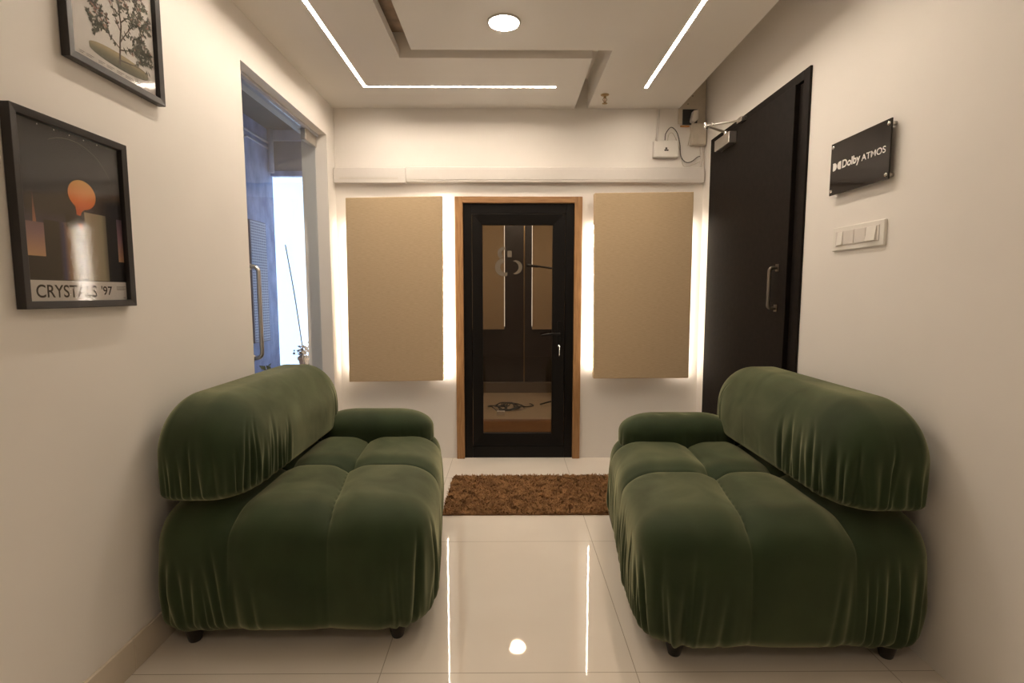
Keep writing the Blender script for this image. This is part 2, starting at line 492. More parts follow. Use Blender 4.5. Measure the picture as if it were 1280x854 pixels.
hb.lathe([(.017, 0), (.017, .006)], (gxp + .006, 2.895, 1.495), (1, 0, 0), M['steel'], 18)
part('bar_handle', hb, leaf_, label='long brushed steel bar handle')

# ================================================================== black door (right wall)
d = root('door_3', 'tall blackish brown door with a closer and pull handle in right wall', 'door', (XR, 3.34, 0), kind='structure')
f = MB()
f.box(XR - .012, XR + .12, DY0, DY0 + .055, 0, DZ, M['dark_door']).box(XR - .012, XR + .12, DY1 - .04, DY1, 0, DZ, M['dark_door'])
f.box(XR - .012, XR + .12, DY0 + .055, DY1 - .04, DZ - .05, DZ, M['dark_door'])
part('door_frame', f, d, .002)
leaf_ = part('door_leaf', MB().box(XR - .03, XR + .02, DY0 + .10, DY1 - .045, .008, DZ - .055, M['dark_door']), d, .003)
part('rebate_strip', MB().box(XR - .006, XR + .02, DY0 + .057, DY0 + .098, .008, DZ - .06, M['dark_door']), d, .002)
pl = MB()
dhandle(2.895, 1.265, 1.49, XR - .03, XR - .075, .009, M['dark_steel'], pl, bend=.018)
pl.box(XR - .034, XR - .03, 2.878, 2.912, 1.245, 1.285, M['dark_steel']).box(XR - .034, XR - .03, 2.878, 2.912, 1.47, 1.51, M['dark_steel'])
part('pull_handle', pl, leaf_, .001, 'grey steel pull handle')
cl = MB()
cl.box(XR - .085, XR - .031, 3.49, 3.725, 2.335, 2.408, M['steel'])
cb = part('closer_body', cl, leaf_, .004, 'grey metal closer body')
ar = MB()
elb = (1.318, 3.56, 2.462)
ar.lathe([(.014, 0), (.014, .03)], (1.472, 3.60, 2.408), (0, 0, 1), M['chrome'], 16)
ar.tube([(1.472, 3.60, 2.432), elb], .0075, M['steel'], 10)
ar.tube([elb, (1.495, 3.41, 2.452)], .0065, M['steel'], 10)
ar.lathe([(.012, -.022), (.014, -.01), (.014, .012), (.010, .022)], elb, (0, 0, 1), M['chrome'], 16)
ar.lathe([(.010, -.008), (.012, .010)], (1.353, 3.53, 2.462), (0, 0, 1), M['chrome'], 14)
ar.box(1.475, 1.518, 3.375, 3.445, 2.438, 2.466, M['chrome'])
part('closer_arm', ar, leaf_, .001, 'bright metal folding closer arm')

# ================================================================== LED lines, downlight, sprinkler
zl0, zl1 = ZC + CH, ZC + CH + .004
mb = MB().box(la0, la1, LY0, lb1, zl0, zl1, M['led']).box(la1, lxe, lb0, lb1, zl0, zl1, M['led'])
tag(mb.build('led_line_light'), 'L-shaped white light line recessed in the left of the ceiling', 'ceiling light', 'light lines in the ceiling')
mb = MB().box(lr0, lr1, LY0, lry, zl0, zl1, M['led'])
tag(mb.build('led_line_light'), 'single straight white light line on the right of the ceiling', 'ceiling light', 'light lines in the ceiling')
def downlight(x, y, label):
    r_ = root('downlight', label, 'ceiling light', (x, y, ZC), 'round downlights')
    part('trim_ring', MB().lathe([(.086, 0), (.090, -.003), (.084, -.008), (.078, -.008)], (x, y, ZC), (0, 0, 1), M['white_pl'], 48), r_)
    part('diffuser', MB().lathe([(.078, -.004), (.078, -.0095), (.070, -.011)], (x, y, ZC), (0, 0, 1), M['down'], 48), r_)
downlight(-.022, 2.86, 'round white lit downlight in the middle of the ceiling')
downlight(-.022, -.6, 'round lit downlight in the ceiling behind the camera')
sx, sy = .695, 3.86
sp = root('fire_sprinkler', 'small metal fire sprinkler hanging from the ceiling beside the groove', 'sprinkler', (sx, sy, ZC))
part('flange', MB().lathe([(.030, 0), (.030, -.003), (.016, -.009), (.010, -.010)], (sx, sy, ZC), (0, 0, 1), M['brass'], 24), sp)
q = MB()
q.lathe([(.009, -.008), (.009, -.022), (.006, -.024)], (sx, sy, ZC), (0, 0, 1), M['brass'], 16)
for sg in (-1, 1):
    q.tube([(sx + sg * .008, sy, ZC - .020), (sx + sg * .014, sy, ZC - .035), (sx + sg * .003, sy, ZC - .054)], .0028, M['brass'], 8)
part('yoke_frame', q, sp)
part('glass_bulb', MB().lathe([(.001, -.022), (.003, -.026), (.003, -.046), (.001, -.050)], (sx, sy, ZC), (0, 0, 1), M['orange_pl'], 12), sp)
q = MB().lathe([(.004, -.052), (.005, -.058), (.019, -.060), (.019, -.062), (.004, -.064)], (sx, sy, ZC), (0, 0, 1), M['brass'], 20)
part('deflector', q, sp)

# ================================================================== backlit fabric panels
def fabric_panel(cs, label, strips):
    # cs: x,z of the four corners (bottom-left, bottom-right, top-right, top-left) of the front face
    x0 = min(c_[0] for c_ in cs); z0 = min(c_[1] for c_ in cs)
    r_ = root('acoustic_panel', label, 'acoustic panel', (sum(c_[0] for c_ in cs) / 4, YB, z0), 'beige fabric panels on the end wall')
    yb, yf = YB - .045, YB - .11
    vs = [(x, yf, z) for x, z in cs] + [(x, yb, z) for x, z in cs]
    mb = MB().add(vs, [(0, 1, 2, 3), (7, 6, 5, 4), (0, 4, 5, 1), (1, 5, 6, 2), (2, 6, 7, 3), (3, 7, 4, 0)], M['linen'])
    part('fabric_cover', mb, r_, .006, label='beige woven fabric face', bseg=3)
    zc0, zc1 = z0 + .2, max(c_[1] for c_ in cs) - .2
    xm = sum(c_[0] for c_ in cs) / 4
    for zz in (zc0, zc1):
        part('wall_batten', MB().box(xm - .25, xm + .25, yb, YB - .001, zz - .02, zz + .02, M['wood']), r_)
    for a in strips:
        q_ = MB(); n_ = 40
        for i in range(n_ + 1):            # the tape hangs a little loose
            zz = a[2] + (a[3] - a[2]) * i / n_
            xx = a[0] + a[1] * .0025 * math.sin(i * 1.9 + a[2] * 40) + a[1] * .0012 * math.sin(i * .7)
            for x_ in (xx, xx + .007):
                for y_ in (yb + .0005, yb + .009): q_.v.append((x_, y_, zz))
        k_ = q_.slot(M['glow'])
        def qf(*f): q_.f.append(f); q_.mi.append(k_); q_.smooth.append(False)
        for i in range(n_):
            b_ = i * 4
            qf(b_, b_ + 1, b_ + 5, b_ + 4); qf(b_ + 1, b_ + 3, b_ + 7, b_ + 5); qf(b_ + 3, b_ + 2, b_ + 6, b_ + 7); qf(b_ + 2, b_, b_ + 4, b_ + 6)
        qf(0, 2, 3, 1); b_ = n_ * 4; qf(b_, b_ + 1, b_ + 3, b_ + 2)
        part('led_tape', q_, r_, label='white backlight tape')
    return r_
fabric_panel([(-1.255, .652), (-.515, .662), (-.505, 2.088), (-1.243, 2.074)],
             'beige fabric acoustic panel left of the narrow door, backlit', [(-.506, 1, .67, 2.085), (-1.240, 0, .72, 1.90)])
fabric_panel([(.672, .676), (1.425, .680), (1.42, 2.122), (.660, 2.112)],
             'beige fabric acoustic panel right of the narrow door, backlit', [(.658, -1, .74, 1.88), (1.410, 0, .69, 1.92)])

# ================================================================== trunking along the end wall
t = root('cable_trunking', 'short pale length of wall trunking above left fabric panel', 'cable trunking', (-1.07, YB, 2.19), 'trunking along the end wall')
part('cover', MB().box(XL + .004, -.792, YB - .055, YB, 2.196, 2.310, M['white_pl']), t, .004)
q = MB()
for zz in (2.225, 2.235): q.box(-1.30, -.85, YB - .0565, YB - .055, zz, zz + .0025, M['cable_light'])
part('moulded_line', q, t)
t = root('cable_trunking', 'long white trunking over the narrow door and right panel', 'cable trunking', (.36, YB, 2.2), 'trunking along the end wall')
part('cover', MB().box(-.789, 1.516, YB - .05, YB, 2.205, 2.318, M['white_pl']), t, .004)
part('clip_lid', MB().box(-.789, 1.516, YB - .054, YB - .050, 2.222, 2.302, M['white_pl']), t, .001)

# ================================================================== router, socket board, cables
r_ = root('wifi_router', 'small white wireless router with one upright aerial on the end wall', 'router', (1.22, YB, 2.395))
part('body', MB().box(1.122, 1.316, YB - .04, YB, 2.395, 2.522, M['white_sw']), r_, .008)
q = MB()
q.tube([(1.145, YB - .030, 2.514), (1.150, YB - .028, 2.55), (1.160, YB - .022, 2.752)], [.012, .011, .010], M['white_pl'], 12)
q.lathe([(.010, -.008), (.010, .008)], (1.145, YB - .030, 2.512), (0, 1, 0), M['steel'], 14)
part('antenna', q, r_)
q = MB()
q.prism(circ(1.219, 2.462, .008, 20), (0, YB - .041, 0), (1, 0, 0), (0, 0, 1), .0006, M['cable_dark'])
q.prism(circ(1.213, 2.448, .010, 20, ry=.006), (0, YB - .041, 0), (1, 0, 0), (0, 0, 1), .0007, M['cable_dark'])
q.prism(circ(1.228, 2.448, .010, 20, ry=.006), (0, YB - .041, 0), (1, 0, 0), (0, 0, 1), .0008, M['cable_dark'])
part('printed_logo', q, r_, label='small grey trefoil mark')

b_ = root('socket_board', 'grey board with a black power socket in the upper right corner', 'socket board', (1.42, YB, 2.49))
q = MB().box(1.315, 1.524, YB - .014, YB, 2.655, 3.04, M['grey_board'])
part('board', q, b_, .002)
q = MB().box(1.345, 1.46, YB - .020, YB - .013, 2.645, 2.76, M['black_pl'])
part('socket', q, b_, .002, 'black socket plate')
part('orange_strip', MB().box(1.330, 1.400, YB - .018, YB - .013, 2.628, 2.640, M['orange_pl']), b_)
for xx, zz in ((1.42, 2.86), (1.385, 2.80)):
    part('screw', MB().lathe([(.004, 0), (.004, .003)], (xx, YB - .014, zz), (0, -1, 0), M['cable_dark'], 10), b_)
a_ = root('power_adapter', 'white plug adapter pushed into the black socket', 'adapter', (1.43, YB - .02, 2.66))
q = MB().prism([(1.398, 2.668), (1.412, 2.735), (1.45, 2.742), (1.452, 2.675), (1.428, 2.652), (1.402, 2.655)], (0, YB - .021, 0), (1, 0, 0), (0, 0, 1), .05, M['white_pl'])
part('plug_body', q, a_, .004)
q = MB().tube([(1.408, YB - .05, 2.656), (1.403, YB - .05, 2.60), (1.400, YB - .03, 2.54), (1.396, YB - .012, 2.49)], .0028, M['cable_light'], 8)
part('adapter_cord', q, a_)
x_ = root('junction_box', 'pale grey junction box below the black power socket', 'box', (1.47, YB, 2.485))
part('box_body', MB().box(1.412, 1.524, YB - .05, YB, 2.487, 2.648, M['grey_board']), x_, .004)
part('box_lid', MB().box(1.418, 1.519, YB - .056, YB - .050, 2.494, 2.642, M['grey_board']), x_, .002)
q = MB().box(1.494, 1.512, YB - .018, YB, 2.32, 2.486, M['white_pl'])
tag(q.build('conduit', bevel=.002), 'short white vertical conduit between junction box and trunking', 'conduit')
def smooth_path(pts, n=8):
    out = []
    P = [Vector(p) for p in pts]
    P = [P[0] * 2 - P[1]] + P + [P[-1] * 2 - P[-2]]
    for i in range(1, len(P) - 2):
        for k in range(n):
            t = k / n
            out.append(.5 * ((2 * P[i]) + (-P[i - 1] + P[i + 1]) * t + (2 * P[i - 1] - 5 * P[i] + 4 * P[i + 1] - P[i + 2]) * t * t + (-P[i - 1] + 3 * P[i] - 3 * P[i + 1] + P[i + 2]) * t ** 3))
    out.append(P[-2])
    return out
q = MB().tube(smooth_path([(1.210, YB - .03, 2.5255), (1.215, YB - .03, 2.575), (1.255, YB - .03, 2.622), (1.300, YB - .03, 2.585), (1.326, YB - .03, 2.50),
                           (1.338, YB - .025, 2.41), (1.375, YB - .02, 2.366), (1.42, YB - .02, 2.366), (1.470, YB - .016, 2.402), (1.493, YB - .012, 2.41)]), .0032, M['cable_dark'], 8)
tag(q.build('cable'), 'dark looping cable from the top of the router to the conduit', 'cable', 'cables by the router')
q = MB().tube(smooth_path([(1.235, YB - .02, 2.525), (1.242, YB - .018, 2.57), (1.268, YB - .016, 2.585), (1.300, YB - .014, 2.54), (1.338, YB - .012, 2.44), (1.36, YB - .01, 2.345), (1.40, YB - .01, 2.335), (1.45, YB - .01, 2.35), (1.494, YB - .01, 2.37)]), .0022, M['cable_light'], 8)
tag(q.build('cable'), 'thin pale cable hanging in a low loop beside the router', 'cable', 'cables by the router')

# ================================================================== sign and switch plate (right wall)
sy0, sy1, sz0_, sz1_ = 2.084, 2.463, 1.801, 2.035
s_ = root('wall_sign', 'glossy black sign with white lettering above the switch plate', 'sign', (XR, (sy0 + sy1) / 2, sz0_))
part('plate', MB().box(XR - .028, XR - .022, sy0, sy1, sz0_, sz1_, M['acrylic']), s_, .001)
q = MB()
xs = XR - .0282
O = lambda u, v: (xs, sy1 - u, sz0_ + v)          # u runs to the viewer's right, v upwards
E1, E2 = (0, -1, 0), (0, 0, 1)
q.text('Dolby', O(.086, .110), E1, E2, 1, M['letter'], bold=.028, width=.120, height=.046)
q.text('ATMOS', O(.214, .108), E1, E2, 1, M['letter'], bold=.010, width=.142, height=.027)
# two facing half-round letters in front of the word
def half(cx, z0, wdt, hgt, flip):
    pts = [(0, 0)] + [(wdt * .35 + wdt * .65 * math.sin(a), hgt / 2 - hgt / 2 * math.cos(a)) for a in [PI * i / 14 for i in range(15)]] + [(0, hgt)]
    if flip: pts = [(wdt - x, y) for x, y in reversed(pts)]
    q.prism([(cx + x, z0 + y) for x, y in pts], O(0, 0), E1, E2, .0006, M['letter'])
half(.020, .108, .027, .035, False)
half(.051, .108, .027, .035, True)
part('lettering', q, s_, label='white word lettering with a double D mark')
for u, v in ((.014, .018), (.014, .216), (.365, .018), (.365, .216)):
    o = O(u, v)
    part('standoff_screw', MB().lathe([(.0085, -.022), (.0085, .006), (.0075, .009), (.004, .010)], (XR - .022, o[1], o[2]), (-1, 0, 0), M['chrome'], 20), s_, label='chrome standoff screw')

w_ = root('switch_plate', 'white switch plate below the black sign', 'switch', (XR, 2.276, 1.545))
part('plate', MB().box(XR - .012, XR, 2.108, 2.445, 1.543, 1.650, M['white_sw']), w_, .004)
part('bezel', MB().box(XR - .014, XR - .012, 2.135, 2.418, 1.565, 1.630, M['white_pl']), w_, .001)
def rocker(y0, y1, m, name, tilt):
    vs = [(XR - .014, y0, 1.568), (XR - .014, y1, 1.568), (XR - .014, y1, 1.627), (XR - .014, y0, 1.627),
          (XR - .014 - tilt, y0, 1.568), (XR - .014 - tilt, y1, 1.568), (XR - .016, y1, 1.627), (XR - .016, y0, 1.627)]
    part(name, MB().add(vs, [(0, 1, 2, 3), (4, 7, 6, 5), (0, 4, 5, 1), (1, 5, 6, 2), (2, 6, 7, 3), (3, 7, 4, 0)], m), w_, .001)
rocker(2.365, 2.400, M['white_sw'], 'rocker', .008)
rocker(2.150, 2.208, M['white_sw'], 'rocker', .009)
rocker(2.290, 2.350, M['white_pl'], 'blank_module', .003)
rocker(2.215, 2.280, M['white_pl'], 'blank_module', .003)

# ================================================================== posters (left wall)
EYx, EZ = (0, 1, 0), (0, 0, 1)
def gradmat(name, stops, axis='Z', lo=0., hi=1., rough=.6):
    """colour bands of a print along a world axis"""
    m, nt, b = newmat(name)
    setp(b, Roughness=rough)
    geo = N(nt, 'ShaderNodeNewGeometry'); sep = N(nt, 'ShaderNodeSeparateXYZ')
    mr = N(nt, 'ShaderNodeMapRange'); mr.inputs['From Min'].default_value = lo; mr.inputs['From Max'].default_value = hi
    r = N(nt, 'ShaderNodeValToRGB')
    e = r.color_ramp.elements
    e[0].position, e[0].color = stops[0][0], (*stops[0][1], 1)
    e[1].position, e[1].color = stops[-1][0], (*stops[-1][1], 1)
    for pos, c_ in stops[1:-1]:
        k = e.new(pos); k.color = (*c_, 1)
    nt.links.new(geo.outputs['Position'], sep.inputs[0]); nt.links.new(sep.outputs[axis], mr.inputs['Value'])
    nt.links.new(mr.outputs[0], r.inputs['Fac']); nt.links.new(r.outputs['Color'], b.inputs['Base Color'])
    return m

def picture_frame(rt, y0, y1, z0, z1, fw, m, name='frame'):
    x0, x1 = XL + .002, XL + .030
    outer = [(y0, z0), (y1, z0), (y1, z1), (y0, z1)]
    inner = [(y0 + fw, z0 + fw), (y1 - fw, z0 + fw), (y1 - fw, z1 - fw), (y0 + fw, z1 - fw)]
    vs = [(x0, *p) for p in outer] + [(x1, *p) for p in outer] + [(x1 - .003, *p) for p in inner] + [(x0, *p) for p in inner]
    fs = []
    for i in range(4):
        j = (i + 1) % 4
        fs += [(i, j, 4 + j, 4 + i), (4 + i, 4 + j, 8 + j, 8 + i), (8 + i, 8 + j, 12 + j, 12 + i), (12 + i, 12 + j, j, i)]
    return part(name, MB().add(vs, fs, m), rt, .0015, 'black picture frame')

# --- dark poster with an orange disc
y0, y1, z0, z1 = 1.427, 1.850, 1.305, 1.857
p1 = root('framed_poster', 'black framed dark poster with an orange disc and CRYSTALS lettering', 'picture', (XL, (y0 + y1) / 2, z0), 'framed posters on the left wall')
picture_frame(p1, y0, y1, z0, z1, .022, M['frame_black'])
xp = XL + .010
q = MB()
SKY = gradmat('poster_night_sky', [(0, (.04, .036, .06)), (.14, (.045, .04, .075)), (.26, (.010, .009, .013)), (1, (.006, .005, .004))], 'Z', 1.5, 1.86)
PIL = gradmat('poster_dawn_pillar', [(0, (.62, .36, .20)), (.45, (.30, .17, .20)), (1, (.04, .035, .06))], 'Z', 1.455, 1.62)
GL1 = gradmat('poster_left_shaft', [(0, (.012, .01, .012)), (.25, (.05, .05, .13)), (.5, (.34, .20, .14)), (.75, (.42, .33, .20)), (1, (.33, .27, .17))], 'Y', 1.572, 1.636)
GL2 = gradmat('poster_right_shaft', [(0, (.40, .33, .21)), (.45, (.32, .26, .17)), (.8, (.33, .30, .20)), (1, (.15, .13, .09))], 'Y', 1.655, 1.757)
ORB = gradmat('poster_orange_disc', [(0, (.75, .14, .03)), (.35, (.90, .24, .05)), (1, (.95, .56, .20))], 'Z', 1.60, 1.70)
INK = plain('poster_black_ink', (.010, .008, .008), .6, var=.02)
FLM = gradmat('poster_flame', [(0, (.45, .18, .12)), (1, (.05, .03, .03))], 'Z', 1.55, 1.64)
ARC = plain('poster_grey_line', (.16, .14, .12), .6)
def flat(mb, y0, y1, z0, z1, m, k):
    x = xp + k * .0003
    mb.quad((x, y0, z0), (x, y1, z0), (x, y1, z1), (x, y0, z1), m)
flat(q, 1.446, 1.832, 1.322, 1.838, SKY, 0)
flat(q, 1.446, 1.832, 1.386, 1.456, INK, 1)
flat(q, 1.446, 1.533, 1.455, 1.552, PIL, 1)
flat(q, 1.797, 1.832, 1.455, 1.600, PIL, 1)
flat(q, 1.523, 1.600, 1.386, 1.562, INK, 2)
flat(q, 1.572, 1.636, 1.389, 1.562, GL1, 3)
flat(q, 1.600, 1.657, 1.550, 1.606, INK, 3)
flat(q, 1.634, 1.670, 1.389, 1.606, INK, 4)
flat(q, 1.655, 1.757, 1.389, 1.604, GL2, 3)
flat(q, 1.757, 1.803, 1.386, 1.603, INK, 4)
q.prism([(1.489, 1.552), (1.500, 1.552), (1.494, 1.640)], (xp + .0004, 0, 0), EYx, EZ, .0003, FLM)
# disc that tapers into a little chin at its lower left
disc = circ(1.667, 1.656, .053, 56, ry=.045)
q.prism(disc, (xp + .0014, 0, 0), EYx, EZ, .0003, ORB)
q.prism([(1.636, 1.628), (1.640, 1.606), (1.641, 1.592), (1.655, 1.590), (1.660, 1.602), (1.676, 1.614)], (xp + .0014, 0, 0), EYx, EZ, .0002, ORB)
q.prism([(1.640, 1.566), (1.660, 1.566), (1.664, 1.550), (1.655, 1.545)], (xp + .0014, 0, 0), EYx, EZ, .0002, ORB)
# thin arc in the sky and a row of pale specks
arc = [(1.640 + .168 * math.cos(a), 1.645 + .172 * math.sin(a)) for a in [PI * (.14 + .52 * i / 30) for i in range(31)]]
for i in range(30):
    (a, b), (c_, d_) = arc[i], arc[i + 1]
    q.quad((xp + .0006, a, b), (xp + .0006, c_, d_), (xp + .0006, c_, d_ - .0018), (xp + .0006, a, b - .0018), ARC)
for yy in (1.528, 1.583, 1.637, 1.690, 1.743):
    q.prism(circ(yy, 1.829, .0022, 10), (xp + .0005, 0, 0), EYx, EZ, .0002, M['paper'])
flat(q, 1.780, 1.808, 1.8285, 1.8305, ARC, 2)
flat(q, 1.446, 1.832, 1.322, 1.387, M['paper'], 5)
q.text('CRYSTALS', (xp + .0018, 1.480, 1.3375), EYx, EZ, 1, INK, bold=.012, width=.217, height=.038)
q.text("'97", (xp + .0018, 1.716, 1.3440), EYx, EZ, 1, INK, bold=.012, width=.046, height=.030)
for i in range(4):
    flat(q, 1.783, 1.824 - (i % 2) * .006, 1.3705 - i * .0035, 1.3718 - i * .0035, ARC, 6)
flat(q, 1.812, 1.822, 1.333, 1.3345, ARC, 6)
part('print', q, p1)
part('glazing', MB().box(XL + .0165, XL + .0185, 1.446, 1.832, 1.324, 1.836, M['glass_pic']), p1, label='clear picture glass')

# --- pale botanical poster above it
y0, y1, z0, z1 = 1.640, 2.077, 2.064, 2.640
p2 = root('framed_poster', 'black framed white poster of a leafy tree on a green mound', 'picture', (XL, (y0 + y1) / 2, z0), 'framed posters on the left wall')
picture_frame(p2, y0, y1, z0, z1, .024, M['frame_black'])
BARK = plain('print_bark', (.10, .075, .05), .7)
LEAF = plain('print_leaf', (.115, .125, .085), .7, var=.25)
LEAF2 = plain('print_dark_leaf', (.055, .06, .04), .7, var=.25)
ROSE = plain('print_rose', (.42, .22, .17), .7, var=.2)
MOUND = gradmat('print_mound', [(0, (.05, .05, .03)), (.55, (.17, .155, .085)), (1, (.42, .33, .18))], 'Z', 2.118, 2.165)
q = MB()
flat(q, 1.660, 2.056, 2.084, 2.620, M['paper'], 0)
q.prism([(1.872 + .142 * math.cos(t) * (1 if math.cos(t) > 0 else .92), 2.140 + .021 * math.sin(t) + .010 * (math.sin(t) > 0)) for t in [2 * PI * i / 40 for i in range(40)]], (xp + .0004, 0, 0), EYx, EZ, .0002, MOUND)
rng = random.Random(7)
def ribbon(pts, w0, w1, k, m):
    n = len(pts)
    for i in range(n - 1):
        (a, b), (c_, d_) = pts[i], pts[i + 1]
        L = math.hypot(c_ - a, d_ - b) or 1e-6
        nx, nz = -(d_ - b) / L, (c_ - a) / L
        wa = w0 + (w1 - w0) * i / (n - 1); wb = w0 + (w1 - w0) * (i + 1) / (n - 1)
        x = xp + k * .0003
        q.quad((x, a - nx * wa, b - nz * wa), (x, c_ - nx * wb, d_ - nz * wb), (x, c_ + nx * wb, d_ + nz * wb), (x, a + nx * wa, b + nz * wa), m)
def leafshape(y, z, ang, L, wd, k, m):
    pts = []
    for t, s_ in ((0, 0), (.3, 1), (.65, .8), (1, 0), (.65, -.8), (.3, -1)):
        px, pz = t * L, s_ * wd
        pts.append((y + px * math.cos(ang) - pz * math.sin(ang), z + px * math.sin(ang) + pz * math.cos(ang)))
    x = xp + k * .0003
    q.add([(x, a, b) for a, b in pts], [(0, 1, 2, 3, 4, 5)], m)
tips = []
def branch(y, z, ang, L, wd, depth):
    pts = [(y, z)]
    a = ang
    for i in range(5):
        a += rng.uniform(-.16, .16)
        y += L / 5 * math.cos(a); z += L / 5 * math.sin(a)
        pts.append((y, z))
    ribbon(pts, wd, wd * .55, 3, BARK)
    for (a_, b_) in pts[1:]:
        tips.append((a_, b_, a))
    if depth:
        for i, s_ in enumerate((-1, 1, -1)):
            k = (2, 3, 5)[i]
            branch(*pts[k], a + s_ * rng.uniform(.35, .95), L * rng.uniform(.55, .75), wd * .6, depth - 1)
ribbon([(1.872, 2.135), (1.876, 2.17), (1.880, 2.21), (1.890, 2.27), (1.882, 2.34), (1.879, 2.42), (1.880, 2.50)], .0045, .002, 3, BARK)
for by, bz, ba, bl in ((1.880, 2.21, 1.05, .12), (1.878, 2.185, .35, .11), (1.885, 2.25, 2.2, .11), (1.889, 2.28, .75, .12), (1.882, 2.34, 2.45, .12),
                       (1.880, 2.38, .9, .11), (1.880, 2.42, 2.0, .10), (1.880, 2.47, 1.1, .09), (1.876, 2.19, 2.7, .10), (1.880, 2.50, 1.6, .06), (1.872, 2.15, .15, .12)):
    branch(by, bz, ba, bl, .0022, 2)
for (a_, b_, an) in tips:
    for _ in range(4):
        if not (1.700 < a_ < 2.035 and 2.165 < b_ < 2.59): continue
        leafshape(a_, b_, an + rng.uniform(-1.6, 1.6), rng.uniform(.010, .017), rng.uniform(.0022, .0036), 4 + rng.randrange(3), rng.choice((LEAF, LEAF, LEAF2, ROSE) if rng.random() < .35 else (LEAF, LEAF2)))
for yy in (2.00, 2.012, 2.024):
    leafshape(yy, 2.152, rng.uniform(1, 2.2), .02, .003, 5, LEAF2)
for yy, wd_ in ((1.700, .022), (1.728, .03), (1.776, .028), (1.812, .034), (1.856, .034), (1.896, .036)):
    for i in range(2):
        flat(q, yy, yy + wd_ * (1 - .3 * i), 2.108 - i * .005, 2.1098 - i * .005, ARC, 2)
q.text('100', (xp + .0008, 1.952, 2.094), EYx, EZ, 1, INK, width=.040, height=.021)
part('print', q, p2)
part('glazing', MB().box(XL + .0165, XL + .0185, 1.662, 2.055, 2.086, 2.618, M['glass_pic']), p2, label='clear picture glass')

# ================================================================== sofas
def rounded(hx, hy, hz, rx, ry, rzt, rzb, n, p=2.2, rxb=None, ryf=None):
    """A quad-meshed rounded block: returns vertices, unit normals and quads."""
    nx, ny, nz = n
    idx = {}
    P = []; F = []
    def key(i, j, k):
        t = (i, j, k)
        if t not in idx:
            idx[t] = len(P); P.append(t)
        return idx[t]
    for i in range(nx):
        for j in range(ny):
            F.append((key(i, j, 0), key(i, j + 1, 0), key(i + 1, j + 1, 0), key(i + 1, j, 0)))
            F.append((key(i, j, nz), key(i + 1, j, nz), key(i + 1, j + 1, nz), key(i, j + 1, nz)))
    for i in range(nx):
        for k in range(nz):
            F.append((key(i, 0, k), key(i + 1, 0, k), key(i + 1, 0, k + 1), key(i, 0, k + 1)))
            F.append((key(i, ny, k), key(i, ny, k + 1), key(i + 1, ny, k + 1), key(i + 1, ny, k)))
    for j in range(ny):
        for k in range(nz):
            F.append((key(0, j, k), key(0, j, k + 1), key(0, j + 1, k + 1), key(0, j + 1, k)))
            F.append((key(nx, j, k), key(nx, j + 1, k), key(nx, j + 1, k + 1), key(nx, j, k + 1)))
    P = np.array(P, float)
    q = P / np.array([nx, ny, nz]) * 2 - 1
    h = np.array([hx, hy, hz])
    c_ = q * h
    r = np.empty_like(c_)
    r[:, 0] = np.where(c_[:, 0] > 0, rx, rxb or rx); r[:, 1] = np.where(c_[:, 1] > 0, ryf or ry, ry); r[:, 2] = np.where(c_[:, 2] > 0, rzt, rzb)
    inner = np.clip(c_, -(h - r), h - r)
    dl = (c_ - inner) / r
    # even spacing along the curved edges
    dl = np.tan(dl * PI / 4)
    nrm = (np.abs(dl) ** p).sum(1) ** (1 / p)
    dl = dl / nrm[:, None]
    pos = inner + dl * r
    g = np.sign(dl) * np.abs(dl) ** (p - 1) / r
    g /= np.linalg.norm(g, axis=1)[:, None]
    return pos, g, F

def sstep(a, b, x):
    t = np.clip((x - a) / (b - a), 0, 1)
    return t * t * (3 - 2 * t)

def perimeter(pos, hx, hy):
    """running length around the block, from the angle"""
    th = np.arctan2(pos[:, 1] / hy, pos[:, 0] / hx)
    tt = np.linspace(-PI, PI, 721)
    e = .35
    cx = np.sign(np.cos(tt)) * np.abs(np.cos(tt)) ** e * hx
    cy = np.sign(np.sin(tt)) * np.abs(np.sin(tt)) ** e * hy
    L = np.concatenate([[0], np.cumsum(np.hypot(np.diff(cx), np.diff(cy)))])
    ta = np.arctan2(cy / hy, cx / hx)
    ta[0] = -PI; ta[-1] = PI
    return np.interp(th, ta, L), L[-1], (lambda x, y: float(np.interp(math.atan2(y / hy, x / hx), ta, L)))

def pleats(pos, nrm, hx, hy, seed, dens, depth, z_top, z_bot, side=True):
    """gathers: narrow valleys running down the sides, starting at different heights"""
    rr = np.random.RandomState(seed)
    s_, LT, at = perimeter(pos, hx, hy)
    z = pos[:, 2]
    out = np.zeros(len(pos))
    sidew = np.clip(1 - nrm[:, 2] ** 2 * 1.1, 0, 1)
    s0 = 0.
    while s0 < LT:
        frac = s0 / LT
        k = dens(s0, at)
        step = rr.uniform(.016, .038) / max(k, .12)
        s0 += step
        if k < .05: continue
        amp = depth * rr.uniform(.35, 1.) * min(1, k)
        wdt = rr.uniform(.006, .014)
        zt = z_top - rr.uniform(-.05, .42) * (z_top - z_bot)
        sl = rr.uniform(-.10, .10)
        cur = rr.uniform(-.15, .15)
        t = np.clip((z_top - z) / (z_top - z_bot), 0, 1.2)
        ds = (s_ - s0 - sl * (z - z_bot) - cur * (z - z_bot) ** 2 + LT / 2) % LT - LT / 2
        m = np.abs(ds) < .05
        fade = sstep(zt, zt - .20, z)
        v = -amp * np.exp(-(ds / wdt) ** 2) + amp * .28 * np.exp(-((np.abs(ds) - wdt * 2.2) / (wdt * 1.3)) ** 2)
        out[m] += (v * fade)[m]
    return out * sidew

SH = (.505, .635, .257)          # half sizes of the seat block

